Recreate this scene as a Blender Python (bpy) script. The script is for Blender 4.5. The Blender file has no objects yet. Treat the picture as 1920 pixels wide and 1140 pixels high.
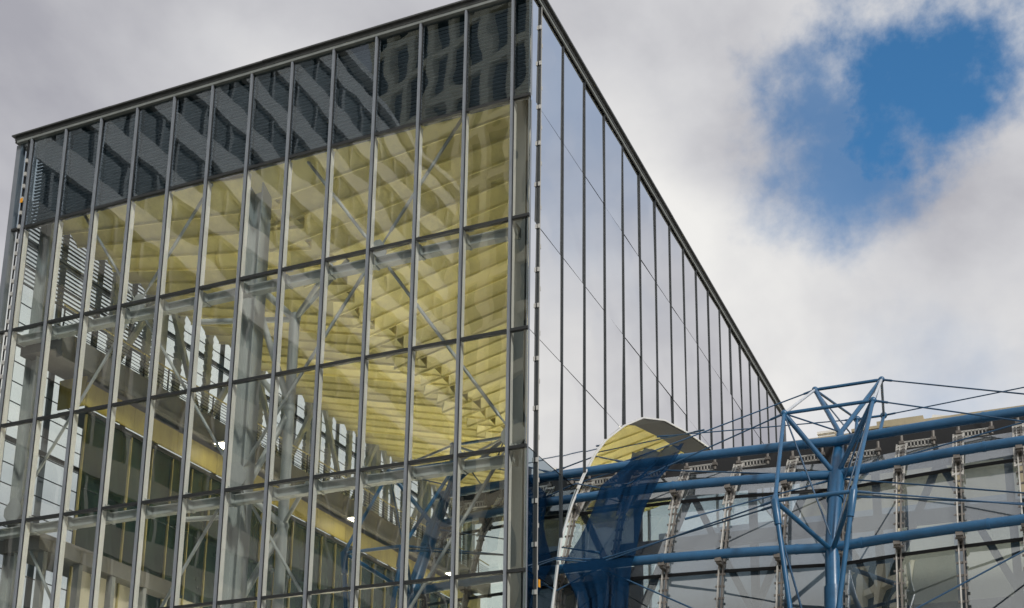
import bpy, math, random
from mathutils import Vector, Matrix
R_ = math.radians
random.seed(7)
scene = bpy.context.scene
col = scene.collection

# ------------------------------------------------------------------ camera
cam_data = bpy.data.cameras.new('camera')
cam = bpy.data.objects.new('camera', cam_data); col.objects.link(cam)
right = Vector((0.9210088, 0.3894562, 0.0081653)); down = Vector((-0.0865409, 0.2250045, -0.9705069)); fwd = Vector((-0.3798072, 0.8931387, 0.2409351))
m = Matrix((right, -down, -fwd)).transposed().to_4x4(); m.translation = Vector((14.917, -34.21, 1.6)); cam.matrix_world = m
cam_data.sensor_width = 36.0; cam_data.lens = 44.65; cam_data.shift_x = -0.0236; cam_data.shift_y = 0.3027
cam_data.clip_start = 0.1; cam_data.clip_end = 5000
scene.camera = cam

# ------------------------------------------------------------------ sky, sun, exposure
SUN = Vector((0.62, -0.52, 0.60)).normalized()
world = bpy.data.worlds.new('World'); scene.world = world; world.use_nodes = True
nt = world.node_tree; nt.nodes.clear()
def N(t, typ, **kw):
    n = t.nodes.new(typ)
    for k, v in kw.items():
        if k.startswith('i_'): n.inputs[k[2:].replace('_', ' ')].default_value = v
        elif k.startswith('n_'): n.inputs[int(k[2:])].default_value = v
        else: setattr(n, k, v)
    return n
def L(t, a, b): t.links.new(a, b)
def math_node(t, op, a, b=None, clamp=False):
    n = t.nodes.new('ShaderNodeMath'); n.operation = op; n.use_clamp = clamp
    for i, v in enumerate((a, b)):
        if v is None: continue
        if isinstance(v, (int, float)): n.inputs[i].default_value = v
        else: t.links.new(v, n.inputs[i])
    return n.outputs[0]
sky = N(nt, 'ShaderNodeTexSky', sky_type='NISHITA', sun_disc=False, sun_elevation=math.asin(SUN.z), sun_rotation=math.atan2(SUN.x, SUN.y), altitude=30, air_density=1.0, dust_density=0.4, ozone_density=2.2)
tc = N(nt, 'ShaderNodeTexCoord'); D = tc.outputs['Generated']
warp = N(nt, 'ShaderNodeTexNoise', i_Scale=9.0, i_Detail=9.0, i_Roughness=0.58); L(nt, D, warp.inputs['Vector'])
warp2 = N(nt, 'ShaderNodeTexNoise', i_Scale=31.0, i_Detail=6.0, i_Roughness=0.6); L(nt, D, warp2.inputs['Vector'])
wsum = math_node(nt, 'ADD', math_node(nt, 'MULTIPLY', math_node(nt, 'SUBTRACT', warp.outputs['Fac'], 0.5), 0.20), math_node(nt, 'MULTIPLY', math_node(nt, 'SUBTRACT', warp2.outputs['Fac'], 0.5), 0.065))
blue = None
for d, r, soft, amt in [((-0.062, 0.820, 0.571), 0.056, 0.042, 1.0), ((-0.112, 0.836, 0.540), 0.046, 0.05, 0.85), ((-0.118, 0.816, 0.565), 0.034, 0.04, 0.85), ((0.27, 0.75, 0.61), 0.10, 0.13, 0.55), ((0.5, 0.2, 0.84), 0.13, 0.06, 1.0),
                        ((-0.7, -0.45, 0.55), 0.12, 0.06, 1.0), ((0.35, -0.85, 0.40), 0.10, 0.06, 1.0), ((-0.075, 0.925, 0.37), 0.02, 0.10, 0.35), ((0.80, 0.42, 0.42), 0.06, 0.08, 0.5)]:
    v = N(nt, 'ShaderNodeVectorMath', operation='DISTANCE'); L(nt, D, v.inputs[0]); v.inputs[1].default_value = Vector(d).normalized()
    mr = N(nt, 'ShaderNodeMapRange', interpolation_type='SMOOTHSTEP'); L(nt, math_node(nt, 'ADD', v.outputs['Value'], wsum), mr.inputs[0])
    mr.inputs[1].default_value = r - soft * .6; mr.inputs[2].default_value = r + soft; mr.inputs[3].default_value = amt; mr.inputs[4].default_value = 0
    blue = mr.outputs[0] if blue is None else math_node(nt, 'MAXIMUM', blue, mr.outputs[0])
sep = N(nt, 'ShaderNodeSeparateXYZ'); L(nt, D, sep.inputs[0])
zz = math_node(nt, 'ADD', math_node(nt, 'MAXIMUM', sep.outputs[2], 0.0), 0.28)
com = N(nt, 'ShaderNodeCombineXYZ'); L(nt, math_node(nt, 'DIVIDE', sep.outputs[0], zz), com.inputs[0]); L(nt, math_node(nt, 'DIVIDE', sep.outputs[1], zz), com.inputs[1])
cl = N(nt, 'ShaderNodeTexNoise', noise_dimensions='4D', i_Scale=2.3, i_Detail=8.0, i_Roughness=0.52, i_Distortion=0.25); cl.inputs['W'].default_value = 9.1; L(nt, com.outputs[0], cl.inputs['Vector'])
big = N(nt, 'ShaderNodeTexNoise', noise_dimensions='4D', i_Scale=0.9, i_Detail=3.0, i_Roughness=0.5); big.inputs['W'].default_value = 0.6; L(nt, com.outputs[0], big.inputs['Vector'])
cf = math_node(nt, 'ADD', math_node(nt, 'MULTIPLY', cl.outputs['Fac'], 0.55), math_node(nt, 'MULTIPLY', big.outputs['Fac'], 0.45))
ramp = N(nt, 'ShaderNodeValToRGB'); L(nt, cf, ramp.inputs[0])
e = ramp.color_ramp.elements
e[0].position = 0.40; e[0].color = (0.36, 0.36, 0.40, 1); e[1].position = 0.58; e[1].color = (0.80, 0.79, 0.77, 1)
k = e.new(0.48); k.color = (0.58, 0.58, 0.60, 1)
cloudmul = N(nt, 'ShaderNodeMix', data_type='RGBA', blend_type='MULTIPLY'); cloudmul.inputs[0].default_value = 1.0
L(nt, ramp.outputs[0], cloudmul.inputs[6]); cloudmul.inputs[7].default_value = (10, 10, 10, 1)
skyt = N(nt, 'ShaderNodeMix', data_type='RGBA', blend_type='MULTIPLY'); skyt.inputs[0].default_value = 1.0; L(nt, sky.outputs[0], skyt.inputs[6]); skyt.inputs[7].default_value = (0.55, 1.12, 1.36, 1)
mixs = N(nt, 'ShaderNodeMix', data_type='RGBA'); L(nt, blue, mixs.inputs[0]); L(nt, cloudmul.outputs[2], mixs.inputs[6]); L(nt, skyt.outputs[2], mixs.inputs[7])
bg = N(nt, 'ShaderNodeBackground'); bg.inputs[1].default_value = 0.1; L(nt, mixs.outputs[2], bg.inputs[0])
wo = N(nt, 'ShaderNodeOutputWorld'); L(nt, bg.outputs[0], wo.inputs[0])

sun_data = bpy.data.lights.new('sun', 'SUN'); sun_data.energy = 2.6; sun_data.angle = R_(5); sun_data.color = (1.0, 0.955, 0.89)
sun = bpy.data.objects.new('sun', sun_data); col.objects.link(sun); sun.rotation_euler = SUN.to_track_quat('Z', 'Y').to_euler(); sun.location = (40, -40, 60)

vs = scene.view_settings; vs.view_transform = 'Standard'; vs.look = 'None'; vs.gamma = 1; vs.exposure = 0.12; vs.use_curve_mapping = False
cy = scene.cycles; cy.use_denoising = True; cy.use_adaptive_sampling = True; cy.adaptive_threshold = 0.02; cy.max_bounces = 8; cy.transparent_max_bounces = 32; cy.glossy_bounces = 3; cy.diffuse_bounces = 4; cy.transmission_bounces = 6; cy.sample_clamp_indirect = 6.0
cy.caustics_reflective = False; cy.caustics_refractive = False

# ------------------------------------------------------------------ materials
def new_mat(name):
    mt = bpy.data.materials.new(name); mt.use_nodes = True; t = mt.node_tree; t.nodes.clear()
    out = t.nodes.new('ShaderNodeOutputMaterial'); return mt, t, out
def solid(name, c, rough=0.5, metal=0.0, var=0.15, scale=1.5, bump=0.0, streak=True, spec=0.5, per_obj=0.0):
    """painted / coated surface with a broad tonal variation, dirt streaks and optional relief"""
    mt, t, out = new_mat(name)
    b = N(t, 'ShaderNodeBsdfPrincipled'); b.inputs['Roughness'].default_value = rough; b.inputs['Metallic'].default_value = metal; b.inputs['Specular IOR Level'].default_value = spec
    tcn = N(t, 'ShaderNodeTexCoord'); mp = N(t, 'ShaderNodeMapping'); L(t, tcn.outputs['Object'], mp.inputs[0])
    if streak: mp.inputs['Scale'].default_value = (1.0, 1.0, 0.22)
    n1 = N(t, 'ShaderNodeTexNoise', i_Scale=scale, i_Detail=6.0, i_Roughness=0.6); L(t, mp.outputs[0], n1.inputs[0])
    n2 = N(t, 'ShaderNodeTexNoise', i_Scale=scale * 9, i_Detail=4.0, i_Roughness=0.6); L(t, mp.outputs[0], n2.inputs[0])
    f = math_node(t, 'ADD', math_node(t, 'MULTIPLY', n1.outputs['Fac'], 0.7), math_node(t, 'MULTIPLY', n2.outputs['Fac'], 0.3))
    if per_obj:
        oi = N(t, 'ShaderNodeObjectInfo'); f = math_node(t, 'ADD', f, math_node(t, 'MULTIPLY', math_node(t, 'SUBTRACT', oi.outputs['Random'], 0.5), per_obj))
    rp = N(t, 'ShaderNodeValToRGB'); L(t, f, rp.inputs[0]); el = rp.color_ramp.elements
    el[0].position = 0.3; el[0].color = tuple(x * (1 - var) for x in c) + (1,); el[1].position = 0.7; el[1].color = tuple(min(1, x * (1 + var * .7)) for x in c) + (1,)
    L(t, rp.outputs[0], b.inputs['Base Color'])
    L(t, math_node(t, 'ADD', math_node(t, 'MULTIPLY', n2.outputs['Fac'], 0.2), rough - 0.1, True), b.inputs['Roughness'])
    if bump:
        bp = N(t, 'ShaderNodeBump'); bp.inputs['Strength'].default_value = bump; bp.inputs['Distance'].default_value = 0.02; L(t, n2.outputs['Fac'], bp.inputs['Height']); L(t, bp.outputs[0], b.inputs['Normal'])
    L(t, b.outputs[0], out.inputs[0]); return mt
def wavy(t, scale, dist, coord='Object'):
    """slow bowing of a glass sheet, different in every sheet"""
    tcn = N(t, 'ShaderNodeTexCoord'); oi = N(t, 'ShaderNodeObjectInfo')
    add = N(t, 'ShaderNodeVectorMath', operation='ADD'); L(t, tcn.outputs[coord], add.inputs[0])
    mul = N(t, 'ShaderNodeVectorMath', operation='SCALE'); mul.inputs[0].default_value = (37, 91, 53); L(t, oi.outputs['Random'], mul.inputs['Scale']); L(t, mul.outputs[0], add.inputs[1])
    n = N(t, 'ShaderNodeTexNoise', i_Scale=scale, i_Detail=1.5, i_Roughness=0.4); L(t, add.outputs[0], n.inputs[0])
    bp = N(t, 'ShaderNodeBump'); bp.inputs['Strength'].default_value = 1.0; bp.inputs['Distance'].default_value = dist; L(t, n.outputs['Fac'], bp.inputs['Height'])
    return bp.outputs[0], n.outputs['Fac'], add.outputs[0]
def glass(name, tint, ior, wave, haze=0.0, hazecol=(0.5, 0.5, 0.48), gloss=(1, 1, 1), wscale=0.45):
    mt, t, out = new_mat(name)
    nrm, nf, vec = wavy(t, wscale, wave)
    tr = N(t, 'ShaderNodeBsdfTransparent'); tr.inputs[0].default_value = tuple(tint) + (1,)
    gl = N(t, 'ShaderNodeBsdfGlossy'); gl.inputs['Roughness'].default_value = 0.0; gl.inputs[0].default_value = tuple(gloss) + (1,); L(t, nrm, gl.inputs['Normal'])
    # Schlick reflectance, the same from both sides of the sheet
    ge = N(t, 'ShaderNodeNewGeometry'); dt = N(t, 'ShaderNodeVectorMath', operation='DOT_PRODUCT'); L(t, ge.outputs['Incoming'], dt.inputs[0]); L(t, ge.outputs['Normal'], dt.inputs[1])
    one = math_node(t, 'SUBTRACT', 1.0, math_node(t, 'ABSOLUTE', dt.outputs['Value'])); f0 = ((ior - 1) / (ior + 1)) ** 2
    fr = math_node(t, 'ADD', math_node(t, 'MULTIPLY', math_node(t, 'POWER', one, 5.0), 1 - f0), f0, True)
    mx = N(t, 'ShaderNodeMixShader'); L(t, fr, mx.inputs[0])
    if haze:
        df = N(t, 'ShaderNodeBsdfDiffuse'); df.inputs[0].default_value = tuple(hazecol) + (1,)
        tl = N(t, 'ShaderNodeBsdfTranslucent'); tl.inputs[0].default_value = tuple(hazecol) + (1,)
        dm = N(t, 'ShaderNodeMixShader'); dm.inputs[0].default_value = 0.3; L(t, df.outputs[0], dm.inputs[1]); L(t, tl.outputs[0], dm.inputs[2])
        nd = N(t, 'ShaderNodeTexNoise', i_Scale=1.3, i_Detail=7.0, i_Roughness=0.65); L(t, vec, nd.inputs[0])
        hm = N(t, 'ShaderNodeMapRange'); L(t, nd.outputs['Fac'], hm.inputs[0]); hm.inputs[1].default_value = 0.3; hm.inputs[2].default_value = 0.7; hm.inputs[3].default_value = haze * .65; hm.inputs[4].default_value = min(1, haze * 1.3)
        m2 = N(t, 'ShaderNodeMixShader'); L(t, hm.outputs[0], m2.inputs[0]); L(t, tr.outputs[0], m2.inputs[1]); L(t, dm.outputs[0], m2.inputs[2])
        L(t, m2.outputs[0], mx.inputs[1])
    else: L(t, tr.outputs[0], mx.inputs[1])
    L(t, gl.outputs[0], mx.inputs[2]); L(t, mx.outputs[0], out.inputs[0]); return mt
def mirror(name, c, wave, rough=0.03):
    mt, t, out = new_mat(name); nrm, nf, vec = wavy(t, 0.3, wave)
    b = N(t, 'ShaderNodeBsdfPrincipled'); b.inputs['Metallic'].default_value = 1.0; b.inputs['Roughness'].default_value = rough; b.inputs['Base Color'].default_value = tuple(c) + (1,)
    L(t, nrm, b.inputs['Normal']); L(t, b.outputs[0], out.inputs[0]); return mt
def emit(name, c, s):
    mt, t, out = new_mat(name); em = N(t, 'ShaderNodeEmission'); em.inputs[0].default_value = tuple(c) + (1,); em.inputs[1].default_value = s; L(t, em.outputs[0], out.inputs[0]); return mt
def netting(name, c, hole):
    mt, t, out = new_mat(name)
    df = N(t, 'ShaderNodeBsdfDiffuse'); df.inputs[0].default_value = tuple(c) + (1,); tl = N(t, 'ShaderNodeBsdfTranslucent'); tl.inputs[0].default_value = tuple(c) + (1,)
    dm = N(t, 'ShaderNodeMixShader'); dm.inputs[0].default_value = 0.3; L(t, df.outputs[0], dm.inputs[1]); L(t, tl.outputs[0], dm.inputs[2])
    tr = N(t, 'ShaderNodeBsdfTransparent'); tcn = N(t, 'ShaderNodeTexCoord')
    n = N(t, 'ShaderNodeTexNoise', i_Scale=2.0, i_Detail=5.0); L(t, tcn.outputs['Object'], n.inputs[0])
    mr = N(t, 'ShaderNodeMapRange'); L(t, n.outputs['Fac'], mr.inputs[0]); mr.inputs[1].default_value = 0.3; mr.inputs[2].default_value = 0.7; mr.inputs[3].default_value = hole * .75; mr.inputs[4].default_value = hole * 1.25
    mx = N(t, 'ShaderNodeMixShader'); L(t, mr.outputs[0], mx.inputs[0]); L(t, dm.outputs[0], mx.inputs[1]); L(t, tr.outputs[0], mx.inputs[2]); L(t, mx.outputs[0], out.inputs[0]); return mt
M = dict(
    cap=solid('anodised_cap', (0.235, 0.26, 0.295), 0.45, 0.3, 0.25), gasket=solid('black_gasket', (0.012, 0.013, 0.014), 0.6, 0, 0.2),
    fin=solid('white_coated_steel', (0.78, 0.77, 0.74), 0.4, 0, 0.12), transom=solid('dark_transom', (0.03, 0.033, 0.035), 0.35, 0.2, 0.25),
    beam=solid('light_grey_steel', (0.40, 0.43, 0.43), 0.4, 0, 0.15), rod=solid('grey_tie_rod', (0.36, 0.39, 0.40), 0.4, 0.2, 0.2),
    column=solid('pale_column_paint', (0.36, 0.39, 0.39), 0.4, 0, 0.2), roof=solid('dark_roof_flashing', (0.075, 0.08, 0.08), 0.4, 0.3, 0.25),
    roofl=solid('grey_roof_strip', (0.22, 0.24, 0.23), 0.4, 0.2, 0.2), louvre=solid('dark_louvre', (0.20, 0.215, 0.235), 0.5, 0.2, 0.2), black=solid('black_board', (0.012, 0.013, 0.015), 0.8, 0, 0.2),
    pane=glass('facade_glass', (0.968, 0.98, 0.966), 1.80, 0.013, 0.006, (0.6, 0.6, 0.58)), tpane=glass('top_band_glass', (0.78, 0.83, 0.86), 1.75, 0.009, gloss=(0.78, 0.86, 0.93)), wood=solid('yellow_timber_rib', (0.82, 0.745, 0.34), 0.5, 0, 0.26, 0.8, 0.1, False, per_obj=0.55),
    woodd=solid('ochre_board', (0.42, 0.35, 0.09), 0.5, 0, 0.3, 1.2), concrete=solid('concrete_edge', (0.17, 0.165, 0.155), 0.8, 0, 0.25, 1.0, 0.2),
    green=solid('dark_green_glass', (0.022, 0.04, 0.03), 0.12, 0, 0.5, 0.7), gold=solid('gold_mullion', (0.42, 0.36, 0.15), 0.4, 0.3, 0.2), mirror=mirror('mirror_cladding', (0.97, 0.965, 0.955), 0.016),
    mirrorl=mirror('darkened_mirror', (0.34, 0.41, 0.45), 0.01), seam=solid('dark_seam', (0.035, 0.04, 0.042), 0.4, 0.3, 0.3), rim=solid('white_rim', (0.68, 0.69, 0.68), 0.4, 0, 0.1), clip=solid('pale_clip', (0.45, 0.45, 0.43), 0.4, 0, 0.1),
    blue=solid('blue_paint', (0.016, 0.092, 0.20), 0.34, 0, 0.28, 1.6, 0.05, False), blued=solid('blue_cable', (0.012, 0.06, 0.13), 0.4, 0, 0.25), steel=solid('pale_tube', (0.55, 0.58, 0.62), 0.3, 0.3, 0.15),
    rib=solid('weathered_steel_rib', (0.47, 0.46, 0.43), 0.5, 0.2, 0.35, 3.0, 0.1), ribd=solid('brown_grey_rail', (0.17, 0.155, 0.14), 0.55, 0.2, 0.35, 3.0), cpane=glass('canopy_glass', (0.72, 0.78, 0.80), 2.4, 0.008, 0.03, (0.34, 0.36, 0.38)),
    cfrost=glass('dusty_canopy_glass', (0.68, 0.75, 0.79), 2.5, 0.006, 0.08, (0.60, 0.65, 0.68)), net=netting('blue_netting', (0.007, 0.032, 0.080), 0.15),
    beige=solid('beige_render', (0.42, 0.36, 0.24), 0.8, 0, 0.25, 0.8, 0.15), white=solid('white_metal', (0.72, 0.71, 0.68), 0.6, 0, 0.1),
    bandl=solid('darkened_lower_band', (0.20, 0.195, 0.18), 0.6, 0, 0.2), band=solid('pale_stone_band', (0.60, 0.59, 0.57), 0.7, 0, 0.1), owin=solid('teal_office_glass', (0.008, 0.035, 0.045), 0.35, 0, 0.5, 0.4, spec=0.15), grid=solid('sandstone_grid', (0.88, 0.82, 0.62), 0.7, 0, 0.1),
    lamp=emit('lamp_glow', (1.0, 0.90, 0.66), 16.0), floor=solid('bounce_floor', (0.62, 0.60, 0.55), 0.6, 0, 0.1, 0.5), paving=solid('pale_paving', (0.42, 0.40, 0.36), 0.8, 0, 0.2, 0.5, 0.2, False), dark=solid('dark_interior', (0.05, 0.052, 0.055), 0.7, 0, 0.3, 0.5),
    greymid=solid('mid_grey_panel', (0.26, 0.27, 0.27), 0.6, 0, 0.25, 0.6), orange=solid('orange_clip', (0.75, 0.33, 0.02), 0.5, 0, 0.1), frost=glass('sidewall_glass', (0.93, 0.96, 0.95), 1.4, 0.01),
    bluegrey=solid('blue_grey_panel', (0.22, 0.26, 0.31), 0.6, 0, 0.3, 0.5), cream=solid('cream_panel', (0.62, 0.58, 0.45), 0.6, 0, 0.12, 0.6))

# ------------------------------------------------------------------ mesh helpers
class MB:
    def __init__(s): s.v = []; s.f = []
    def add(s, vs_, fs):
        o = len(s.v); s.v += [tuple(v) for v in vs_]; s.f += [tuple(i + o for i in f) for f in fs]; return s
    def box(s, x0, x1, y0, y1, z0, z1):
        return s.add([(x0, y0, z0), (x1, y0, z0), (x1, y1, z0), (x0, y1, z0), (x0, y0, z1), (x1, y0, z1), (x1, y1, z1), (x0, y1, z1)],
                     [(0, 3, 2, 1), (4, 5, 6, 7), (0, 1, 5, 4), (1, 2, 6, 5), (2, 3, 7, 6), (3, 0, 4, 7)])
    def frame(s, a, b, up=(0, 0, 1)):
        a = Vector(a); b = Vector(b); d = (b - a).normalized(); up = Vector(up)
        if abs(d.dot(up)) > 0.98: up = Vector((0, 1, 0))
        u = d.cross(up).normalized(); w = u.cross(d).normalized(); return a, b, u, w
    def bar(s, a, b, w, h, up=(0, 0, 1)):
        a, b, u, v = s.frame(a, b, up); u = u * w / 2; v = v * h / 2
        return s.add([p + q for p in (a, b) for q in (-u - v, u - v, u + v, -u + v)], [(3, 2, 1, 0), (4, 5, 6, 7), (0, 1, 5, 4), (1, 2, 6, 5), (2, 3, 7, 6), (3, 0, 4, 7)])
    def path(s, pts, r, n=10):
        """tube along a polyline; r a number or a list"""
        pts = [Vector(p) for p in pts]; rs = r if isinstance(r, (list, tuple)) else [r] * len(pts); o = len(s.v)
        ov = pts[-1] - pts[0]; ax = min(range(3), key=lambda q: abs(ov[q])); ref = Vector((0, 0, 0)); ref[ax] = 1
        for i, p in enumerate(pts):
            d = (pts[min(i + 1, len(pts) - 1)] - pts[max(i - 1, 0)]).normalized(); u = d.cross(ref).normalized(); w = u.cross(d).normalized()
            for j in range(n):
                t = 2 * math.pi * j / n; s.v.append(tuple(p + (u * math.cos(t) + w * math.sin(t)) * rs[i]))
        for i in range(len(pts) - 1):
            for j in range(n):
                k = (j + 1) % n; s.f.append((o + i * n + j, o + i * n + k, o + (i + 1) * n + k, o + (i + 1) * n + j))
        s.f.append(tuple(o + j for j in reversed(range(n)))); s.f.append(tuple(o + (len(pts) - 1) * n + j for j in range(n))); return s
    def tube(s, a, b, r, n=10, r2=None): return s.path([a, b], [r, r if r2 is None else r2], n)
    def ball(s, c, r, n=10, m_=6):
        c = Vector(c); o = len(s.v)
        for i in range(m_ + 1):
            ph = math.pi * i / m_
            for j in range(n):
                th = 2 * math.pi * j / n; s.v.append(tuple(c + Vector((math.sin(ph) * math.cos(th), math.sin(ph) * math.sin(th), math.cos(ph))) * r))
        for i in range(m_):
            for j in range(n):
                k = (j + 1) % n; s.f.append((o + i * n + j, o + (i + 1) * n + j, o + (i + 1) * n + k, o + i * n + k))
        return s
    def prism(s, poly, d):
        n = len(poly); d = Vector(d); p = [Vector(q) for q in poly]
        return s.add(p + [q + d for q in p], [tuple(reversed(range(n))), tuple(range(n, 2 * n))] + [(i, (i + 1) % n, n + (i + 1) % n, n + i) for i in range(n)])
    def mesh(s, name, mat, smooth=False):
        me = bpy.data.meshes.new(name); me.from_pydata(s.v, [], s.f); me.update()
        import bmesh
        bm = bmesh.new(); bm.from_mesh(me); bmesh.ops.recalc_face_normals(bm, faces=bm.faces); bm.to_mesh(me); bm.free()
        me.materials.append(mat)
        if smooth:
            for p in me.polygons: p.use_smooth = True
            me.set_sharp_from_angle(angle=R_(42))
        return me
def put(name, me, parent=None, loc=(0, 0, 0), **props):
    o = bpy.data.objects.new(name, me); col.objects.link(o); o.location = loc
    if parent is not None: o.parent = parent
    for k_, v_ in props.items(): o[k_] = v_
    return o
def part(name, mb, mat, parent, smooth=False, **props): return put(name, mb.mesh(name, M[mat], smooth), parent, **props)
def thing(name, label, cat, loc=(0, 0, 0), group=None):
    o = bpy.data.objects.new(name, None); col.objects.link(o); o.location = loc; o['label'] = label; o['category'] = cat; o.empty_display_size = 0.5
    if group: o['group'] = group
    return o
def copy_tree(o, parent=None):
    c = o.copy(); col.objects.link(c); c.parent = parent
    for ch in list(o.children): copy_tree(ch, c)
    return c

# ------------------------------------------------------------------ dimensions (metres)
U, M0, W, DEEP = 1.8, 0.662, 22.925, 41.2
ZA, ZB, ZC, ZD, ZE, ZF, ZG, ZR = 28.91, 24.38, 20.34, 16.30, 12.26, 8.22, 4.18, 32.92
LEV = [0.15, ZG, ZF, ZE, ZD, ZC, ZB, ZA, ZR]
MX = [-(M0 + U * i) for i in range(13)]

# ------------------------------------------------------------------ ground
g = MB().box(-1500, 1500, -1500, 1500, -0.3, 0.0); put('ground', g.mesh('ground', M['paving']), kind='structure')

# ------------------------------------------------------------------ glass hall
hall = thing('glass_hall', 'large glass hall with steel mullions, mirror clad side and yellow timber ceiling', 'building')
H = hall
# front panes: one mesh per height, shared
BAYX = [(MX[i + 1], MX[i]) for i in range(12)] + [(MX[0], 0.0), (-W, MX[12])]
cache = {}
for (xa, xb) in BAYX:
    for j in range(len(LEV) - 1):
        za, zb = LEV[j], LEV[j + 1]; key = (round(xb - xa, 2), round(zb - za, 2))
        key = key + (zb > ZA + 1,)
        if key not in cache:
            w_, h_ = xb - xa - 0.03, zb - za - 0.04
            cache[key] = MB().box(-w_ / 2, w_ / 2, 0.0, 0.012, -h_ / 2, h_ / 2).mesh('pane', M['tpane' if zb > ZA + 1 else 'pane'])
        o = put('pane', cache[key], H, ((xa + xb) / 2, 0.0, (za + zb) / 2))
        o.rotation_euler = (random.gauss(0, 0.004), 0, random.gauss(0, 0.004))
# mullions
mm = MB().box(-.038, .038, -.11, -.03, 0, ZR + .05).mesh('mullion', M['cap'])
gm = MB().box(-.07, .07, -.03, -.004, 0, ZR + .04).mesh('gasket', M['gasket'])
fm = MB().box(-.035, .035, .02, .27, 0, ZA - .06).mesh('mullion_fin', M['fin'])
for x in MX:
    mo = put('mullion', mm, H, (x, 0, 0)); put('gasket', gm, mo); put('fin', fm, mo)
for x in (-0.03, -W + .03):
    part('corner_post', MB().box(x - .05, x + .05, .02, .10, 0, ZR), 'cap', H)
# transoms, cut at the mullion caps
tm = MB().box(-U / 2 + .09, U / 2 - .09, -.05, .10, -.055, .055).mesh('transom', M['transom'])
te = MB().box(-M0 / 2 + .05, M0 / 2 + .01, -.05, .10, -.05, .05).mesh('transom', M['transom'])
for z in LEV[:-1]:
    for i in range(12): put('transom', tm, H, ((MX[i] + MX[i + 1]) / 2, 0, z))
    put('transom', te, H, (-M0 / 2, 0, z)); put('transom', te, H, (-W + M0 / 2, 0, z))
# little fixing brackets standing on the transoms beside each fin
bk = MB().box(.06, .30, .10, .34, .06, .09).box(.06, .10, .12, .32, .09, .20).box(.20, .24, .12, .32, .09, .17).mesh('bracket', M['beam'])
for z in (ZB, ZD, ZF):
    for x in MX: put('bracket', bk, H, (x, 0, z))
# deep beams behind every second transom, with plate seats
for z in (ZB, ZD, ZF):
    for i in range(12):
        xa_, xb_ = MX[i + 1] + .055, MX[i] - .055
        b = MB().box(xa_, xb_, .44, .74, z - .34, z - .31).box(xa_, xb_, .44, .74, z - .04, z - .01).box(xa_, xb_, .57, .61, z - .31, z - .04)
        part('beam', b, 'beam', H)
    for x in MX: part('beam_stiffener', MB().box(x - .05, x + .05, .33, .76, z - .37, z + .02), 'beam', H)
# louvre slats behind the top glass
lv = MB(); zz_ = ZA + .10
while zz_ < ZR - .05:
    lv.add([(-.84, .10, zz_ + .035), (.84, .10, zz_ + .035), (.84, .16, zz_ - .02), (-.84, .16, zz_ - .02), (-.84, .10, zz_ + .045), (.84, .10, zz_ + .045), (.84, .16, zz_ - .01), (-.84, .16, zz_ - .01)],
           [(0, 3, 2, 1), (4, 5, 6, 7), (0, 1, 5, 4), (1, 2, 6, 5), (2, 3, 7, 6), (3, 0, 4, 7)]); zz_ += .15
lvm = lv.mesh('louvre', M['louvre'])
for i in range(12): put('louvre', lvm, H, ((MX[i] + MX[i + 1]) / 2, 0.16, 0), kind='stuff')
lo = put('louvre', lvm, H, (-M0 / 2, 0.16, 0), kind='stuff'); lo.scale = (.34, 1, 1)
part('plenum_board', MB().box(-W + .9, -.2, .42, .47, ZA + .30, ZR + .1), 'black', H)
# perforated closing strip at the far end of the top band
pf = MB()
for a in range(46):
    zq = ZA + .1 + a * .085
    pf.box(-W + .08, -W + .56, .30, .32, zq, zq + .045)
for b_ in range(6): pf.box(-W + .08 + b_ * .09, -W + .125 + b_ * .09, .325, .345, ZA + .05, ZR)
part('perforated_strip', pf, 'louvre', H, kind='stuff')
# roof and its stepped flashing
part('roof_deck', MB().box(-W - .05, -.02, .10, DEEP, ZR + .12, ZR + .24), 'roof', H)
edges = [-W - .32] + [-W + 3.6 * k + 1.2 for k in range(6)] + [.22]
for xa, xb in zip(edges[:-1], edges[1:]):
    dz = random.uniform(-.008, .008); b = xb - .012 if xb < 0 else xb
    part('flashing', MB().box(xa, b, -.24, -.02, ZR + .27 + dz, ZR + .33 + dz).box(max(xa, -W - .22), min(b, .2), -.14, -.02, ZR + .12, ZR + .262), 'roof', H)
part('flashing', MB().box(-W - .12, .10, -.12, .08, ZR, ZR + .12), 'roofl', H)
ye = [-.018] + [2.902 + 4.3708 * k for k in range(9)] + [DEEP]
for ya, yb in zip(ye[:-1], ye[1:]):
    dz = random.uniform(-.008, .008); part('flashing', MB().box(.02, .22, ya, yb - .012, ZR + .272 + dz, ZR + .345 + dz).box(.02, .12, ya, yb - .012, ZR + .12, ZR + .262), 'roof', H)
part('flashing', MB().box(.05, .10, .10, DEEP, ZR + .0, ZR + .10), 'roofl', H)
part('flashing', MB().box(-W - .32, -W - .02, -.02, DEEP, ZR + .1, ZR + .34), 'roof', H)

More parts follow.
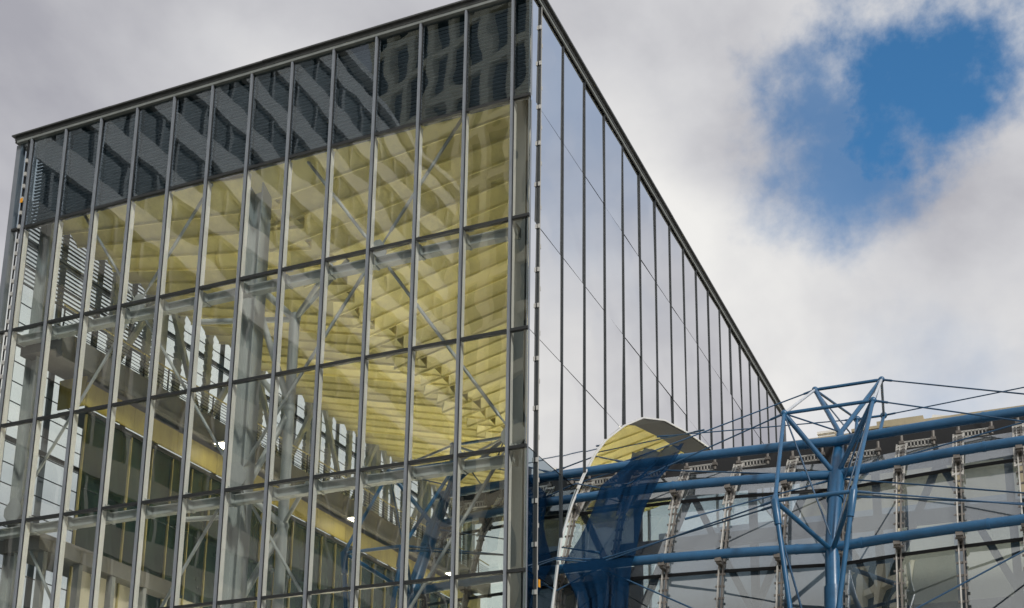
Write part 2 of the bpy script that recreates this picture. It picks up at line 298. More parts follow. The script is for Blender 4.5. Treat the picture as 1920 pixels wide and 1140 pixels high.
# main columns behind the front glass and their bracing
def gusset(c, r=.38):
    b = MB(); p = [(c[0] + r * math.cos(t), c[1], c[2] + r * 1.25 * math.sin(t)) for t in [R_(a) for a in (15, 75, 105, 165, 195, 255, 285, 345)]]; return b.prism(p, (0, .05, 0))
COLX = (-0.95, -11.82, -22.25); BY = 1.25
for x in COLX:
    cc = MB().box(x - .30, x - .24, BY - .1, BY + .5, 0, ZR).box(x + .24, x + .30, BY - .1, BY + .5, 0, ZR).box(x - .24, x + .24, BY + .17, BY + .23, 0, ZR)
    part('column', cc, 'column', H)
for k in range(2):
    xm = (COLX[k] + COLX[k + 1]) / 2
    for (za, zb) in ((25.0, 17.2), (25.0, 32.6), (9.0, 17.2), (9.0, 1.0)):
        for xc in (COLX[k], COLX[k + 1]):
            a = Vector((xm, BY - .12, za)); b = Vector((xc, BY - .12, zb)); d = (b - a).normalized(); a = a + d * .35; b = b - d * .45
            r = MB().path([a, a + d * .5, a + d * .55, b - d * .55, b - d * .5, b], [.035, .035, .06, .06, .035, .035], 8); part('tie_rod', r, 'rod', H, True)
    for zz_ in (25.0, 9.0): part('gusset', gusset((xm, BY - .15, zz_)), 'rod', H)
for x in COLX:
    for zz_ in (17.2, 1.2): part('gusset', gusset((x, BY - .18, zz_), .45), 'rod', H)
# round column and lacing behind the middle column
RC = (-11.1, 3.1)
part('round_column', MB().tube((RC[0], RC[1], 0), (RC[0], RC[1], 24.4), .20, 14), 'column', H, True)
lac = [((-11.7, 1.6, 24.9), (RC[0], RC[1], 24.2), .13), ((-14.6, 1.7, 24.1), (RC[0], RC[1], 24.2), .11), ((RC[0], RC[1], 24.2), (-8.6, 1.6, 25.2), .09), ((RC[0], RC[1], 24.2), (-10.2, 5.2, 27.6), .10),
       ((-11.8, 1.7, 24.2), (RC[0], RC[1], 20.6), .13), ((-11.8, 1.7, 21.6), (RC[0], RC[1], 20.4), .12), ((RC[0], RC[1], 20.4), (-11.8, 1.7, 17.0), .12), ((-11.8, 1.7, 16.8), (RC[0], RC[1], 15.9), .13),
       ((RC[0], RC[1], 15.9), (-8.8, 1.6, 17.3), .08), ((-14.6, 1.6, 16.1), (-11.8, 1.6, 15.9), .10), ((RC[0], RC[1], 15.8), (-12.4, 1.6, 11.6), .13), ((-11.8, 1.7, 12.0), (RC[0], RC[1], 11.0), .12)]
for a, b, r in lac: part('brace', MB().tube(a, b, r, 10), 'beam', H, True)
part('node', MB().ball((RC[0], RC[1], 24.25), .24).ball((RC[0], RC[1], 20.5), .24).ball((RC[0], RC[1], 15.9), .24), 'beam', H, True)

# folded timber ceiling: two rows of overlapping ribs meeting in a valley
XV, ZV, XL, ZL, XRt, ZRt = -12.0, 27.75, -22.45, 30.45, -0.75, 30.7
PIT = 1.1
def zv_at(y): return ZV + 1.5 * max(0.0, 1 - (y - .9) / 7.0) ** 1.4
def rib(y, xa, za, xb, drop, tip, skew, lift):
    # a tilted board: front edge high, rear edge low, closed by a vertical face; pointed at the valley end
    P = PIT; zb = zv_at(y) + lift
    a0 = (xa, 0, za + .10); a1 = (xa, P, za + .10 - drop); b0 = (xb + tip * .2, skew, zb + .10); b1 = (xb + tip, P + skew, zb + .10 - drop)
    up = .05
    return MB().add([a0, a1, b1, b0] + [(q[0], q[1], q[2] + up) for q in (a0, a1, b1, b0)], [(0, 1, 2, 3), (4, 7, 6, 5), (0, 4, 5, 1), (1, 5, 6, 2), (2, 6, 7, 3), (3, 7, 4, 0)]).add(
        [(a1[0], a1[1] - .02, a1[2] - .10), (b1[0], b1[1] - .02, b1[2] - .10), (b1[0], b1[1] - .02, b1[2] + drop + .1), (a1[0], a1[1] - .02, a1[2] + drop + .1), (a1[0], a1[1] + .02, a1[2] - .10), (b1[0], b1[1] + .02, b1[2] - .10), (b1[0], b1[1] + .02, b1[2] + drop + .1), (a1[0], a1[1] + .02, a1[2] + drop + .1)],
        [(0, 1, 2, 3), (4, 7, 6, 5), (0, 4, 5, 1), (1, 5, 6, 2), (2, 6, 7, 3), (3, 7, 4, 0)]).mesh('ceiling_rib', M['wood'])
y = .95; CY = []
while y < DEEP - 1.2:
    put('ceiling_rib', rib(y, XL, ZL, XV, .72, random.uniform(.2, 1.0), .15, 0), H, (0, y, 0)); put('ceiling_rib', rib(y, XRt, ZRt, XV, .72, -random.uniform(.4, 1.2), -.35, -.03), H, (0, y, 0)); CY.append(y); y += PIT
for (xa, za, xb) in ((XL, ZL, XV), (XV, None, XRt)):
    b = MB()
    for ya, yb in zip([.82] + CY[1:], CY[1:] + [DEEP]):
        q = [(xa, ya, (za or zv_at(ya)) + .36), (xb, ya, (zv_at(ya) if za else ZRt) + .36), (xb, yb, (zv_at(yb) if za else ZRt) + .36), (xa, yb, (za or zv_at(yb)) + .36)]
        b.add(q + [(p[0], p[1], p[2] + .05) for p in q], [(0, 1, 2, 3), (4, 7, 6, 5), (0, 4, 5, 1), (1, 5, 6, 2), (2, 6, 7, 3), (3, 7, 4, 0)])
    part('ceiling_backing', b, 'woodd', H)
part('bounce_deck', MB().box(-W + .4, -.4, 1.9, DEEP - .2, 8.1, 8.5), 'floor', H)  # unseen pale deck, added to bounce light up to the ceiling

# long far side wall: posts, cables, twisted fins, louvres at the top, clear panes
SX = -W + .02
pm = MB().box(-.05, .05, -.13, .13, 0, ZL + .3).mesh('side_post', M['cap'])
sp = MB().box(0, .012, -1.06, 1.06, -2.0, 2.0).mesh('side_pane', M['frost'])
y = 0.75; ys = []
while y < DEEP: ys.append(y); y += 2.2
for y in ys:
    put('side_post', pm, H, (SX, y, 0))
    for (za, zb) in zip(LEV[:-1], LEV[1:]):
        o = put('side_pane', sp, H, (SX - .06, y + 1.1, (za + zb) / 2)); o.scale = (1, 1, (zb - za - .05) / 4.0)
for z in LEV[1:-1]: part('side_transom', MB().box(SX - .09, SX + .09, .6, DEEP, z - .07, z + .07), 'transom', H)
cab = MB(); z = 15.0
while z < 30.0: cab.bar((SX + .18, .6, z), (SX + .18, DEEP, z), .035, .035); z += .85
part('side_cables', cab, 'gasket', H, kind='stuff')
tw = MB(); nseg = 70; o0 = 0; hz = ZL - 24.4
for i in range(nseg + 1):
    t = i / nseg; zq = 24.4 + hz * t; tooth = .15 + .09 * ((i % 4) / 3.0)
    tw.v += [(-.10, -tooth, zq), (.10, -tooth, zq), (.10, tooth * .9, zq), (-.10, tooth * .9, zq)]
    if i:
        a = (i - 1) * 4; b = i * 4
        for j in range(4): tw.f.append((a + j, a + (j + 1) % 4, b + (j + 1) % 4, b + j))
twm = tw.mesh('ribbed_fin', M['beam'])
for i, y in enumerate(ys[2:]):
    put('ribbed_fin', twm, H, (SX + .55, y + .45, 0))
    if i % 3 == 1: part('side_column', MB().box(SX + .4, SX + .8, y + 1.0, y + 1.5, 0, ZL), 'column', H)
for i, y in enumerate(ys[2:-2:3]):
    part('side_brace', MB().bar((SX + .95, y, 24.6), (SX + .95, y + 3.2, ZL), .22, .22), 'beam', H); part('side_brace', MB().bar((SX + .95, y + 6.4, 24.6), (SX + .95, y + 3.3, ZL), .22, .22), 'beam', H)
sl = MB(); z = 26.9
while z < ZL: sl.box(SX + .20, SX + .225, .62, 9.3, z, z + .07); z += .18
part('side_louvre', sl, 'louvre', H, kind='stuff')
part('end_post', MB().box(-W - .28, -W - .02, .05, .28, 0, ZR), 'cap', H)
ep = MB().box(-2.2, 2.2, 0, .012, -.5, .5).mesh('added_end_pane', M['frost'])  # end wall glazing, added to let more daylight reach the ceiling
for i in range(5):
    part('added_end_mullion', MB().box(-W + i * 4.58 - .06, -W + i * 4.58 + .06, DEEP - .2, DEEP + .1, 0, ZR), 'cap', H)
    for (za, zb) in zip(LEV[:-1], LEV[1:]): o = put('added_end_pane', ep, H, (-W + 2.29 + i * 4.58, DEEP, (za + zb) / 2)); o.scale = (1, 1, zb - za - .06)

# gallery along the far side wall: concrete edge beam, railing, ochre fascia with lamps, glazed wall below
GX = -20.7
part('gallery_slab', MB().box(SX + .3, GX, .9, DEEP - .1, 23.75, 24.35), 'concrete', H)
part('edge_beam', MB().box(GX + .01, GX + .22, .9, DEEP - .1, 23.35, 24.52).box(GX + .22, GX + .30, .9, DEEP - .1, 23.35, 23.6), 'concrete', H)
rl = MB(); y = 1.0
while y < DEEP - 1:
    rl.bar((GX + .1, y, 24.52), (GX + .1, y, 25.6), .05, .05); y += 1.6
for z in (24.75, 24.9, 25.05, 25.2, 25.35): rl.bar((GX + .1, .95, z), (GX + .1, DEEP - .2, z), .022, .022)
rail = part('railing', rl, 'gasket', H)
part('handrail', MB().tube((GX + .1, .95, 25.62), (GX + .1, DEEP - .2, 25.62), .04, 8), 'gold', rail)
for j in range(13): part('fascia_panel', MB().box(GX - .5, GX - .42, 3.2 + j * 2.9, 6.07 + j * 2.9, 22.30, 23.33), 'woodd', H)
part('fascia_panel', MB().box(SX + .3, GX - .5, 3.13, 3.2, 22.30, 23.60), 'woodd', H)
part('soffit', MB().box(SX + .3, GX - .42, 3.2, DEEP - .2, 22.05, 22.2), 'dark', H)
for j, y in enumerate((11.0, 22.8, 34.6)):
    la = part('downlight', MB().box(-.30, .30, -.40, .40, 0, .07).box(-.5, -.30, -.04, .04, .02, .10), 'rim', H); la.location = (GX + .55, y, 23.26)
    part('diffuser', MB().box(-.25, .25, -.35, .35, -.012, -.002), 'lamp', la)
    ld = bpy.data.lights.new('downlight_glow', 'AREA'); ld.energy = 2600; ld.spread = R_(50); ld.size = .4; ld.color = (1, .95, .76)
    lo_ = bpy.data.objects.new('downlight_glow', ld); col.objects.link(lo_); lo_.parent = la; lo_.location = (0, 0, -.03); lo_.rotation_euler = (0, R_(-24), 0)
GWX = GX - .6
gp = MB().box(-.03, 0, -.66, .66, -1.45, 1.45).mesh('wall_pane', M['green']); gpl = MB().box(-.03, 0, -.66, .66, -1.45, 1.45).mesh('wall_pane', M['frost']); gpc = MB().box(-.03, 0, -.66, .66, -1.45, 1.45).mesh('wall_pane', M['cream'])
gmu = MB().box(0, .09, -.03, .03, 7.0, 22.0).mesh('wall_mullion', M['gold'])
for j in range(27):
    y = 3.4 + j * 1.38
    put('wall_mullion', gmu, H, (GWX, y, 0))
    for r_, zc in enumerate((20.5, 17.45, 14.4, 11.35, 8.3)):
        me = gp if r_ in (0, 1) else random.choice((gp, gpl, gpc, gpc)) if r_ == 2 else random.choice((gp, gp, gpl, gpc))
        put('wall_pane', me, H, (GWX, y + .69, zc))
for zc in (22.0, 18.98, 15.92, 12.87, 9.8): part('wall_rail', MB().box(GWX - .02, GWX + .07, 3.4, DEEP - .4, zc - .07, zc + .07), 'green', H)
part('gallery_slab', MB().box(SX + .3, GX + .1, .95, 9.0, 15.5, 16.15), 'concrete', H)
part('gallery_slab', MB().box(SX + .3, GX + .0, 9.02, DEEP - .3, 12.2, 12.85), 'dark', H)
for j in range(5): part('gallery_post', MB().box(GX - .25, GX + .05, 1.3 + j * 1.9, 1.5 + j * 1.9, 7.0, 15.48), 'greymid', H)

# mirror clad long side with arched opening for the old canopy
ARCH = [(0.95, 0.0), (1.62, 8.0), (2.15, 11.556), (2.547, 12.9), (2.908, 14.09), (3.866, 15.6), (5.038, 17.05), (6.12, 18.19), (7.26, 19.17), (9.4, 20.56), (11.75, 21.8), (14.7, 22.83), (18.4, 23.63), (22.1, 24.25), (30.0, 24.9), (DEEP, 25.2)]
def arch_z(y):
    if y <= ARCH[0][0]: return -1.0
    for (ya, za), (yb, zb) in zip(ARCH[:-1], ARCH[1:]):
        if y <= yb: return za + (zb - za) * (y - ya) / (yb - ya)
    return ARCH[-1][1]
def arch_y(z):
    for (ya, za), (yb, zb) in zip(ARCH[:-1], ARCH[1:]):
        if z <= zb: return ya + (yb - ya) * (z - za) / (zb - za)
    return DEEP
SEAM = [0.0, 0.68, 0.80] + [2.902 + 2.1854 * i for i in range(18)]
RZ = [0.0, ZG, ZF, ZE, ZD, ZC, ZB, ZA, ZR]
pc = {}
for i in range(len(SEAM) - 1):
    if i == 1: continue
    ya, yb = SEAM[i] + (.045 if i > 2 else .012), SEAM[i + 1] - (.045 if i > 1 else .012)
    for j in range(len(RZ) - 1):
        za, zb = RZ[j] + .02, RZ[j + 1] - .02
        lo_b = [(q, max(za, arch_z(q))) for q in sorted([ya, yb] + [p[0] for p in ARCH if ya < p[0] < yb] + [q for q in (arch_y(za), arch_y(zb)) if ya < q < yb])]
        keep = [(q, z) for q, z in lo_b if z < zb - 1e-4]
        if not keep: continue
        pm_ = M['mirrorl' if zb < ZD + .1 and yb < 6 else 'mirror']  # lower corner panels: same cladding coloured darker, painting in a dim reflection
        full = all(abs(z - za) < 1e-6 for q, z in lo_b)
        if full:
            key = (round(yb - ya, 3), round(zb - za, 3), pm_.name)
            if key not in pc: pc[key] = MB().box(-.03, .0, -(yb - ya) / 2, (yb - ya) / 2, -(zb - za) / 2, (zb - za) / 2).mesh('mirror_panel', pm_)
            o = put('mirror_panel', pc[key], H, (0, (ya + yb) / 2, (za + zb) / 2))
        else:
            yend = min(yb, max(q for q, z in lo_b if z < zb + 1e-4)); cy_, cz_ = (ya + yb) / 2, (za + zb) / 2
            poly = [(0, q - cy_, min(z, zb) - cz_) for q, z in lo_b if q <= yend + 1e-6]
            if poly[-1][2] < zb - cz_ - 1e-4: poly.append((0, yend - cy_, zb - cz_))
            poly.append((0, ya - cy_, zb - cz_))
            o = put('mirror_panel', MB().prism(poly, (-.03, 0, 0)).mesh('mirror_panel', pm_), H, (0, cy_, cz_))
        o.rotation_euler = (0, random.gauss(0, .004), random.gauss(0, .006))
part('backing_sheet', MB().prism([(0, .1, 0.0), (0, .9, 0.0)] + [(0, a, b) for a, b in ARCH[1:]] + [(0, DEEP, ZR), (0, .1, ZR)], (-.04, 0, 0)), 'seam', H).location = (-.06, 0, 0)
for i, y in enumerate(SEAM):
    if i < 3: continue
    z0 = max(0, arch_z(y) + .05); part('seam_bar', MB().box(-.02, .05, y - .026, y + .026, z0, ZR), 'seam', H)
part('corner_joint', MB().box(-.02, .02, .69, .79, 0, ZR).box(.02, .07, .70, .725, 0, ZR), 'seam', H)
part('corner_joint', MB().box(.0, .08, .75, .775, 0, ZR), 'clip', H)
cl_ = MB(); z = 9.0; k = 0
while z < ZR - .4:
    yy = .66 if k % 2 else .78; cl_.box(.02, .09, yy, yy + .04, z, z + .15); z += .62 + .35 * random.random(); k += 1
part('joint_clips', cl_, 'clip', H, kind='stuff')
part('tag', MB().box(.09, .12, .80, .90, 11.9, 12.15), 'orange', H)
cl2 = MB(); z = 17.0
while z < ZR - .6:
    cl2.box(-W + M0 - .2, -W + M0 - .1, -.12, -.02, z, z + .16); z += .55 + .1 * random.random()
part('joint_clips', cl2, 'clip', H, kind='stuff')
part('gasket_strip', MB().box(-W + M0 - .24, -W + M0 - .2, -.06, -.01, 0, ZR), 'gasket', H)
part('tag', MB().box(-W + M0 - .2, -W + M0 - .08, -.14, -.12, 30.0, 30.2), 'orange', H)
rim = MB()
for (ya, za), (yb, zb) in zip(ARCH[:-3], ARCH[1:-2]): rim.bar((.025, ya, za), (.025, yb, zb), .06, .04, (1, 0, 0))
part('arch_rim', rim, 'rim', H)
rev = MB()
for (ya, za), (yb, zb) in zip(ARCH[9:-2], ARCH[10:-1]):
    rev.add([(-.05, ya, za - .05), (-.05, yb, zb - .05), (-1.3, yb, zb - .05), (-1.3, ya, za - .05), (-.05, ya, za + .05), (-.05, yb, zb + .05), (-1.3, yb, zb + .05), (-1.3, ya, za + .05)], [(0, 1, 2, 3), (4, 7, 6, 5), (0, 4, 5, 1), (1, 5, 6, 2), (2, 6, 7, 3), (3, 7, 4, 0)])
part('arch_reveal', rev, 'dark', H)

# ------------------------------------------------------------------ old canopy: curved tubes, ribs, glass
XM1, SPAN = 8.65, 14.6; XM2 = XM1 - SPAN
def bow(x):
    t = ((x - XM2) % SPAN) / SPAN; return 1 - (2 * t - 1) ** 2
TUB = [(3.72, 13.05, .85, .155), (5.25, 15.95, .95, .155), (5.80, 17.31, .38, .165)]
canopy = thing('station_canopy', 'curved glass station canopy on blue steel tubes passing through the arched opening', 'canopy')
XA, XB = XM2 - .25, 21.5
for y0, z0, A, r in TUB:
    for (a, b) in ((XA, XM2), (XM2, XM1), (XM1, XB)):
        pts = []; n = 14
        for i in range(n + 1):
            x = a + (b - a) * i / n; x_ = min(max(x, a + 1e-4), b - 1e-4); pts.append((x, y0 - A * bow(x_), z0))
        tb = part('tube', MB().path(pts, r, 14), 'blue', canopy, True)
        for i in (1, 5, 9, 13):
            p, q = Vector(pts[i]), Vector(pts[i + 1]); d = (q - p).normalized(); part('collar', MB().tube(p - d * .045, p + d * .045, r + .014, 16), 'blue', tb, True)
PROF = [(7.0, 17.0), (5.5, 15.5), (4.15, 12.6), (3.35, 9.7), (2.75, 6.6), (2.4, 3.4)]
def gpt(x, i, off=0.0):
    y, z = PROF[i]; a = PROF[max(i - 1, 0)]; b = PROF[min(i + 1, len(PROF) - 1)]
    d = Vector((0, a[0] - b[0], a[1] - b[1])).normalized(); nn = Vector((0, -d.z, d.y)); x_ = x
    return Vector((x, y - .8 * bow(x_), z)) + nn * off
RX = [3.42 + 1.8 * k for k in range(-5, 10)]
for i in range(len(RX) - 1):
    for j in range(len(PROF) - 1):
        a, b = RX[i] + .05, RX[i + 1] - .05; q = [gpt(a, j), gpt(b, j), gpt(b, j + 1), gpt(a, j + 1)]
        e_ = (q[3] - q[0]).normalized() * .03; q = [q[0] + e_, q[1] + e_, q[2] - e_, q[3] - e_]; c = sum(q, Vector()) / 4
        o = put('pane', MB().prism([v - c for v in q], (0, .012, .008)).mesh('pane', M['frost'] if RX[i] < -.5 else M['cfrost'] if j < 2 and RX[i] > 3 else M['cpane']), canopy, c)
for j in range(1, len(PROF) - 1):
    b = MB()
    for i in range(len(RX) - 1): b.bar(gpt(RX[i], j, .02), gpt(RX[i + 1], j, .02), .05, .10)
    part('joint_bar', b, 'black', canopy)
for x in RX:
    # two rails standing off the glass, rungs and clips; a perforated arm along the top
    for dx, mt in ((-.06, 'rib'), (.07, 'ribd')):
        b = MB()
        for j in range(len(PROF) - 1): b.bar(gpt(x + dx, j, .16), gpt(x + dx, j + 1, .16), .14, .04, (1, 0, 0))
        rb = part('rib', b, mt, canopy)
    b = MB()
    for j in range(len(PROF) - 1):
        p, q = gpt(x, j, .17), gpt(x, j + 1, .17); n = max(2, int((q - p).length / (.2 if j < 1 else .42)))
        for k in range(n): c = p + (q - p) * (k + .5) / n; b.bar(c - Vector((.15 if j else .1, 0, 0)), c + Vector((.15 if j else .1, 0, 0)), .06, .06)
    part('rib_clips', b, 'ribd', rb, kind='stuff')
    b = MB(); p, q = gpt(x, 0, .22), gpt(x, 1, .22); q = q + (gpt(x, 2, .22) - q) * .16
    for dx in (-.16, .14): b.bar(p + Vector((dx, 0, 0)), q + Vector((dx, 0, 0)), .05, .05, (1, 0, 0))
    for k in range(13): c = p + (q - p) * (k + .5) / 13; b.bar(c - Vector((.17, 0, 0)), c + Vector((.15, 0, 0)), .05, .07)
    part('perforated_plate', b, 'rib', canopy)
    t0 = gpt(x, 0, .18)
    b = MB().bar(t0 + Vector((0, 0, .10)), t0 + Vector((1.0, 0, .10)), .05, .05).bar(t0 + Vector((0, 0, -.09)), t0 + Vector((1.0, 0, -.09)), .05, .05)
    for k in range(9): c = t0 + Vector((.06 + .11 * k, 0, 0)); b.bar(c + Vector((0, 0, -.1)), c + Vector((0, 0, .1)), .035, .05, (0, 1, 0))
    part('perforated_arm', b, 'rib', canopy)
    for dx in (0.0, 1.0):
        b = MB().tube(t0 + Vector((dx, -.05, -.12)), t0 + Vector((dx, -.05, .36)), .05, 8).box(t0.x + dx - .08, t0.x + dx + .08, t0.y - .13, t0.y + .03, t0.z + .02, t0.z + .12)
        part('stub_post', b, 'ribd', canopy)
    for ti, (y0, z0, A, r) in enumerate(TUB[:2]):
        yy = y0 - A * bow(x); gy = PROF[2][0] + (PROF[1][0] - PROF[2][0]) * (z0 - 12.6) / 2.9 if z0 < 15.5 else PROF[1][0] + (z0 - 15.5)
        gy -= .8 * bow(x); part('tube_bracket', MB().box(x - .07, x + .07, yy, gy, z0 - .30, z0 - .16).box(x - .10, x + .10, yy - .08, yy + .1, z0 - .24, z0 - .1).box(x - .04, x + .04, gy - .18, gy - .1, z0 - .4, z0), 'ribd', canopy)
# structure of the old hall behind the glass
part('gutter', MB().box(XA, XB, 7.3, 9.0, 17.15, 17.95).box(XA, XB, 7.05, 7.25, 16.9, 17.25), 'black', canopy)
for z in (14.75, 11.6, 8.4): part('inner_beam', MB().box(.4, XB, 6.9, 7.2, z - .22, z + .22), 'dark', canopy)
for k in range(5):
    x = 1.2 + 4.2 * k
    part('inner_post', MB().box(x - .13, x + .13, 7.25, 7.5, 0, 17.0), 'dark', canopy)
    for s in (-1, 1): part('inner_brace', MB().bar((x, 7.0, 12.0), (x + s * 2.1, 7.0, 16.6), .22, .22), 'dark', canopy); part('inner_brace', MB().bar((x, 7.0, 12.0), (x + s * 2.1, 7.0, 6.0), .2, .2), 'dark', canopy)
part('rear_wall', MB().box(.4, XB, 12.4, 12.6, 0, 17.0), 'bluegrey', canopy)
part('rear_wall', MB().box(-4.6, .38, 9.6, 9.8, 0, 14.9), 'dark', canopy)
for k in range(4): part('rear_panel', MB().box(9.6 + 2.4 * k, 11.6 + 2.4 * k, 12.3, 12.38, 9.5, 16.5), 'cream', canopy)

# ------------------------------------------------------------------ blue masts
def make_mast(label):
    t = thing('steel_mast', label, 'mast', (XM1, 3.0, 0), 'blue tree masts of the canopy')
    def P(x, y, z): return Vector((x - XM1, y - 3.0, z))
    J3, J2, J1 = P(XM1, 3.72, 13.05), P(XM1, 5.25, 15.95), P(XM1, 6.5, 17.9)
    NN = dict(N1=P(7.24, 4.25, 17.9), N2=P(10.06, 4.25, 17.9), N3=P(7.48, 8.81, 20.57), N4=P(9.82, 8.81, 20.57), L1=P(7.52, .97, 13.83), L2=P(9.78, .97, 13.83), R1=P(8.13, 14.3, 21.46), R2=P(9.17, 14.3, 21.46))
    foot = P(XM1, 2.75, 0); mid = P(XM1, 3.0, 8.0)
    tr = part('trunk', MB().path([foot, mid, J3, J3 + (J2 - J3) * .98], [.25, .235, .225, .225], 18), 'blue', t, True)
    part('trunk_tip', MB().path([J2 - (J2 - J3).normalized() * .12, J2 + (J1 - J2) * .35, J1], [.25, .22, .12], 16), 'blue', t, True)
    for c, d, ln, r in ((J2 - (J2 - J3).normalized() * .62, (J2 - J3).normalized(), .58, .268), (mid + (J3 - mid) * .66, (J3 - mid).normalized(), .42, .275)):
        part('sleeve', MB().tube(c - d * ln, c + d * ln, r, 18), 'blue', tr, True)
    cl = J3 + (mid - J3) * .26; part('pipe_clamp', MB().tube(cl - Vector((0, 0, .02)), cl + Vector((0, 0, .02)), .25, 18), 'rim', tr, True)
    def strut(a, b, r, mt='blue', name='strut', n=12):
        d = (b - a).normalized(); return part(name, MB().path([a, a + d * .18, b - d * .18, b], [r * .75, r, r, r * .75], n), mt, t, True)
    for k in ('N1', 'N2'): strut(J2 + Vector((0, 0, -.05)), NN[k], .085)
    for k in ('N3', 'N4'): strut(J1 + Vector((0, -.1, -.1)), NN[k], .085)
    strut(NN['N1'], NN['N2'], .06); strut(NN['N3'], NN['N4'], .06); strut(NN['N1'], NN['N3'], .05, 'steel'); strut(NN['N2'], NN['N4'], .05, 'steel')
    for a, b in (('N1', 'L1'), ('N2', 'L2')): strut(NN[a], NN[b], .065)
    strut(NN['L1'], NN['L2'], .06)
    for k in ('L1', 'L2'): strut(NN[k], J3 + Vector((0, 0, -.1)), .075)
    low = {'L1': P(7.86, .85, 10.5), 'L2': P(9.2, 1.0, 10.5)}
    for k in ('L1', 'L2'):
        b = low[k] + (low[k] - NN[k]) * 1.2; strut(NN[k], b, .075)
        d = (low[k] - NN[k]).normalized(); part('node_sleeve', MB().path([NN[k] + (NN['N' + k[1]] - NN[k]).normalized() * .3, NN[k], NN[k] + d * .75], [.07, .125, .11], 12), 'blue', t, True)
        strut(b, mid + Vector((0, -.1, -1.5)), .07)
        strut(NN[k] + d * .8, P(XM1 - (.15 if k == 'L1' else -.15), 1.6, 8.6), .032, 'blued', 'rod', 8)
    for k in ('R1', 'R2'): strut(NN['N' + ('3' if k == 'R1' else '4')], NN[k], .05); strut(NN[k], P(XM1 + (-.3 if k == 'R1' else .3), 11.0, 17.9), .07)
    strut(NN['R1'], NN['R2'], .05)
    for k in NN:
        if k[0] != 'L': part('node', MB().ball(NN[k], .12 if k[0] == 'N' else .14, 12, 8), 'blue', t, True)
    # thin ties inside the frame
    for a, b in ((NN['N1'], J3 + Vector((0, -.2, .35))), (NN['N2'], J3 + Vector((.15, -.2, .35))), (NN['N1'], J1), (NN['N4'], J1 + Vector((.3, 2, 0))), (NN['N3'], P(9.2, 9.5, 17.95)), (NN['N2'], J2 + Vector((.1, -.1, -.6)))):
        strut(a, b, .028, 'blued', 'rod', 8)
    # stays to the middle of the neighbouring spans
    xl, xr = XM1 - SPAN / 2, XM1 + SPAN / 2
    T = [(y0 - A, z0) for y0, z0, A, r in TUB]
    for sx, s, e1, e2 in ((xl, '1', 'N1', 'N3'), (xr, '2', 'N2', 'N4')):
        g_ = -1 if s == '1' else 1; top = NN[e2]
        for a, b in ((NN[e1], P(sx, T[1][0], T[1][1] + .1)), (NN[e2], P(sx, T[2][0], T[2][1] + .15)), (NN['L' + s], P(sx, T[0][0], T[0][1] + .05)), (NN['L' + s] + Vector((0, .1, -.12)), P(sx, T[0][0], T[0][1] + .16)),
                     (low['L' + s] + (low['L' + s] - NN['L' + s]) * .4, P(sx, T[0][0], T[0][1] - .1)), (J2 + Vector((g_ * .2, 0, 0)), P(sx, T[2][0], T[2][1] - .1)), (J2 + Vector((g_ * .2, -.1, -.2)), P(sx - g_ * 2.8, T[0][0] + .3, T[0][1] + 1.3) if s == '1' else P(sx, T[0][0], T[0][1] + .4)),
                     (NN['R' + s], P(sx + g_ * 1.0, 12.5, 21.2))):
            d = (b - a).normalized(); part('stay', MB().path([a, a + d * .45, a + d * .5, b - d * .5, b - d * .45, b], [.042, .042, .026, .026, .042, .042], 8), 'blued', t, True)
    return t
mast = make_mast('blue tubular steel mast with branching arms standing outside, in front of canopy glass')
mast2 = copy_tree(mast); mast2.location.x -= SPAN
for ch in list(mast2.children):
    if ch.name.startswith('stay') and sum(v.co.x for v in ch.data.vertices) < 0: bpy.data.objects.remove(ch)
mast2['label'] = 'blue tubular steel mast standing inside, seen through the front glass wall'

# ------------------------------------------------------------------ blue netting over the tubes
nm = MB(); rows = [(1.85, 3.75, 4.95, 17.55), (1.75, 3.6, 4.75, 17.1), (1.45, 3.3, 4.45, 16.6), (1.05, 3.05, 4.05, 16.15), (.9, 2.9, 3.85, 15.6), (.75, 2.8, 3.5, 14.9), (.55, 2.7, 3.2, 14.1), (.30, 2.6, 2.85, 13.3), (.25, 2.55, 2.6, 12.9), (.6, 2.5, 2.65, 12.0), (.8, 2.45, 2.65, 11.0), (.9, 2.4, 2.7, 9.6)]
nu = 26
def row_at(t):
    f = t * (len(rows) - 1); i = min(int(f), len(rows) - 2); f -= i; return [rows[i][c] * (1 - f) + rows[i + 1][c] * f for c in range(4)]
nv = 48
for j in range(nv + 1):
    xa, xb, y, z = row_at(j / nv)
    for i in range(nu + 1):
        u = i / nu; fold = .14 * math.sin(u * 17 + j * .11) + .07 * math.sin(u * 47 - j * .23) + .04 * math.sin(j * .5 + u * 5)
        nm.v.append((xa + (xb - xa) * u + .06 * math.sin(j * .35 + u * 3), y + fold * (.5 + .5 * math.sin(j * .13 + 1)) - .12, z + .05 * math.sin(u * 9 + j * .2) - (.16 * math.sin(u * math.pi) if 2 < j < nv - 4 else 0)))
for j in range(nv):
    for i in range(nu): a = j * (nu + 1) + i; nm.f.append((a, a + 1, a + nu + 2, a + nu + 1))
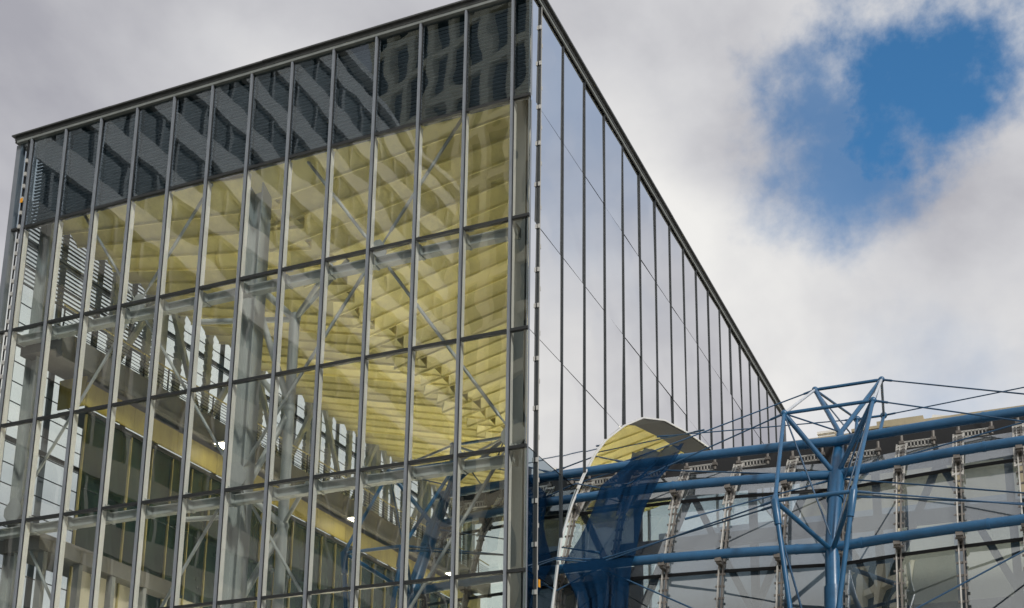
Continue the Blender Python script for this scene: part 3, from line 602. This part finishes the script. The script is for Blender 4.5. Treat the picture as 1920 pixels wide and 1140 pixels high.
net = put('safety_net', nm.mesh('safety_net', M['net'], True)); net['label'] = 'blue safety netting draped over the canopy tubes beside the arched opening'; net['category'] = 'netting'

# ------------------------------------------------------------------ low building behind the canopy
low_b = thing('beige_building', 'low beige rooftop parapet showing behind the canopy tubes', 'building', (13, 17, 0))
part('wall', MB().box(-7.4, 12, -2.0, 6, 0, 21.2), 'beige', low_b)
part('parapet_cap', MB().box(-5.2, 12.1, -2.1, -1.5, 21.2, 21.32), 'beige', low_b); part('parapet_cap', MB().box(-4.2, -2.4, -2.06, -1.0, 21.322, 21.5), 'beige', low_b)
part('vent', MB().prism([(-2.6, 0, 21.3), (-1.2, 0, 21.3), (-1.5, 0, 22.15), (-2.2, 0, 22.3)], (0, .9, 0)), 'white', low_b)
part('chimney', MB().box(-6.9, -6.25, .2, .9, 21.2, 22.2).box(-6.97, -6.18, .13, .97, 22.2, 22.3), 'white', low_b)

# ------------------------------------------------------------------ buildings across the street (seen mirrored in the glass)
off = thing('banded_office', 'long office block with pale horizontal bands, seen mirrored in the front glass', 'building', (-33, -31, 0))
part('core', MB().box(-14, -.35, -29, 27, 0, 68), 'owin', off)
for k in range(17):
    z = 1.2 + 4.0 * k; part('band', MB().box(-14.1, 0, -29.1, 27.1, z, z + 1.65), 'band' if k > 9 else 'bandl', off)  # lower bands coloured darker to weaken their milky reflection in the front glass
for k in range(23): part('pier', MB().box(-.35, -.12, 26.5 - k * 2.45, 26.75 - k * 2.45, 0, 67.5), 'greymid', off)
part('roof_edge', MB().box(-14.2, .35, -29.3, 27.3, 67.7, 68.2), 'band', off)
tow = thing('gridded_tower', 'tall tower with sandstone grid facade, seen mirrored in the front glass', 'building', (-46, -84, 0)); tow.rotation_euler = (0, 0, R_(16))
part('core', MB().box(-17, 17, -18, -.5, 0, 135), 'owin', tow)
for k in range(10): x = -17 + k * 3.7; part('pier', MB().box(x - .6, x + .6, -.5, 0.4, 0, 135), 'grid', tow)
for k in range(20): part('spandrel', MB().box(-17.2, 17.2, -.5, .2, 3 + 6.9 * k, 4.3 + 6.9 * k), 'grid', tow)
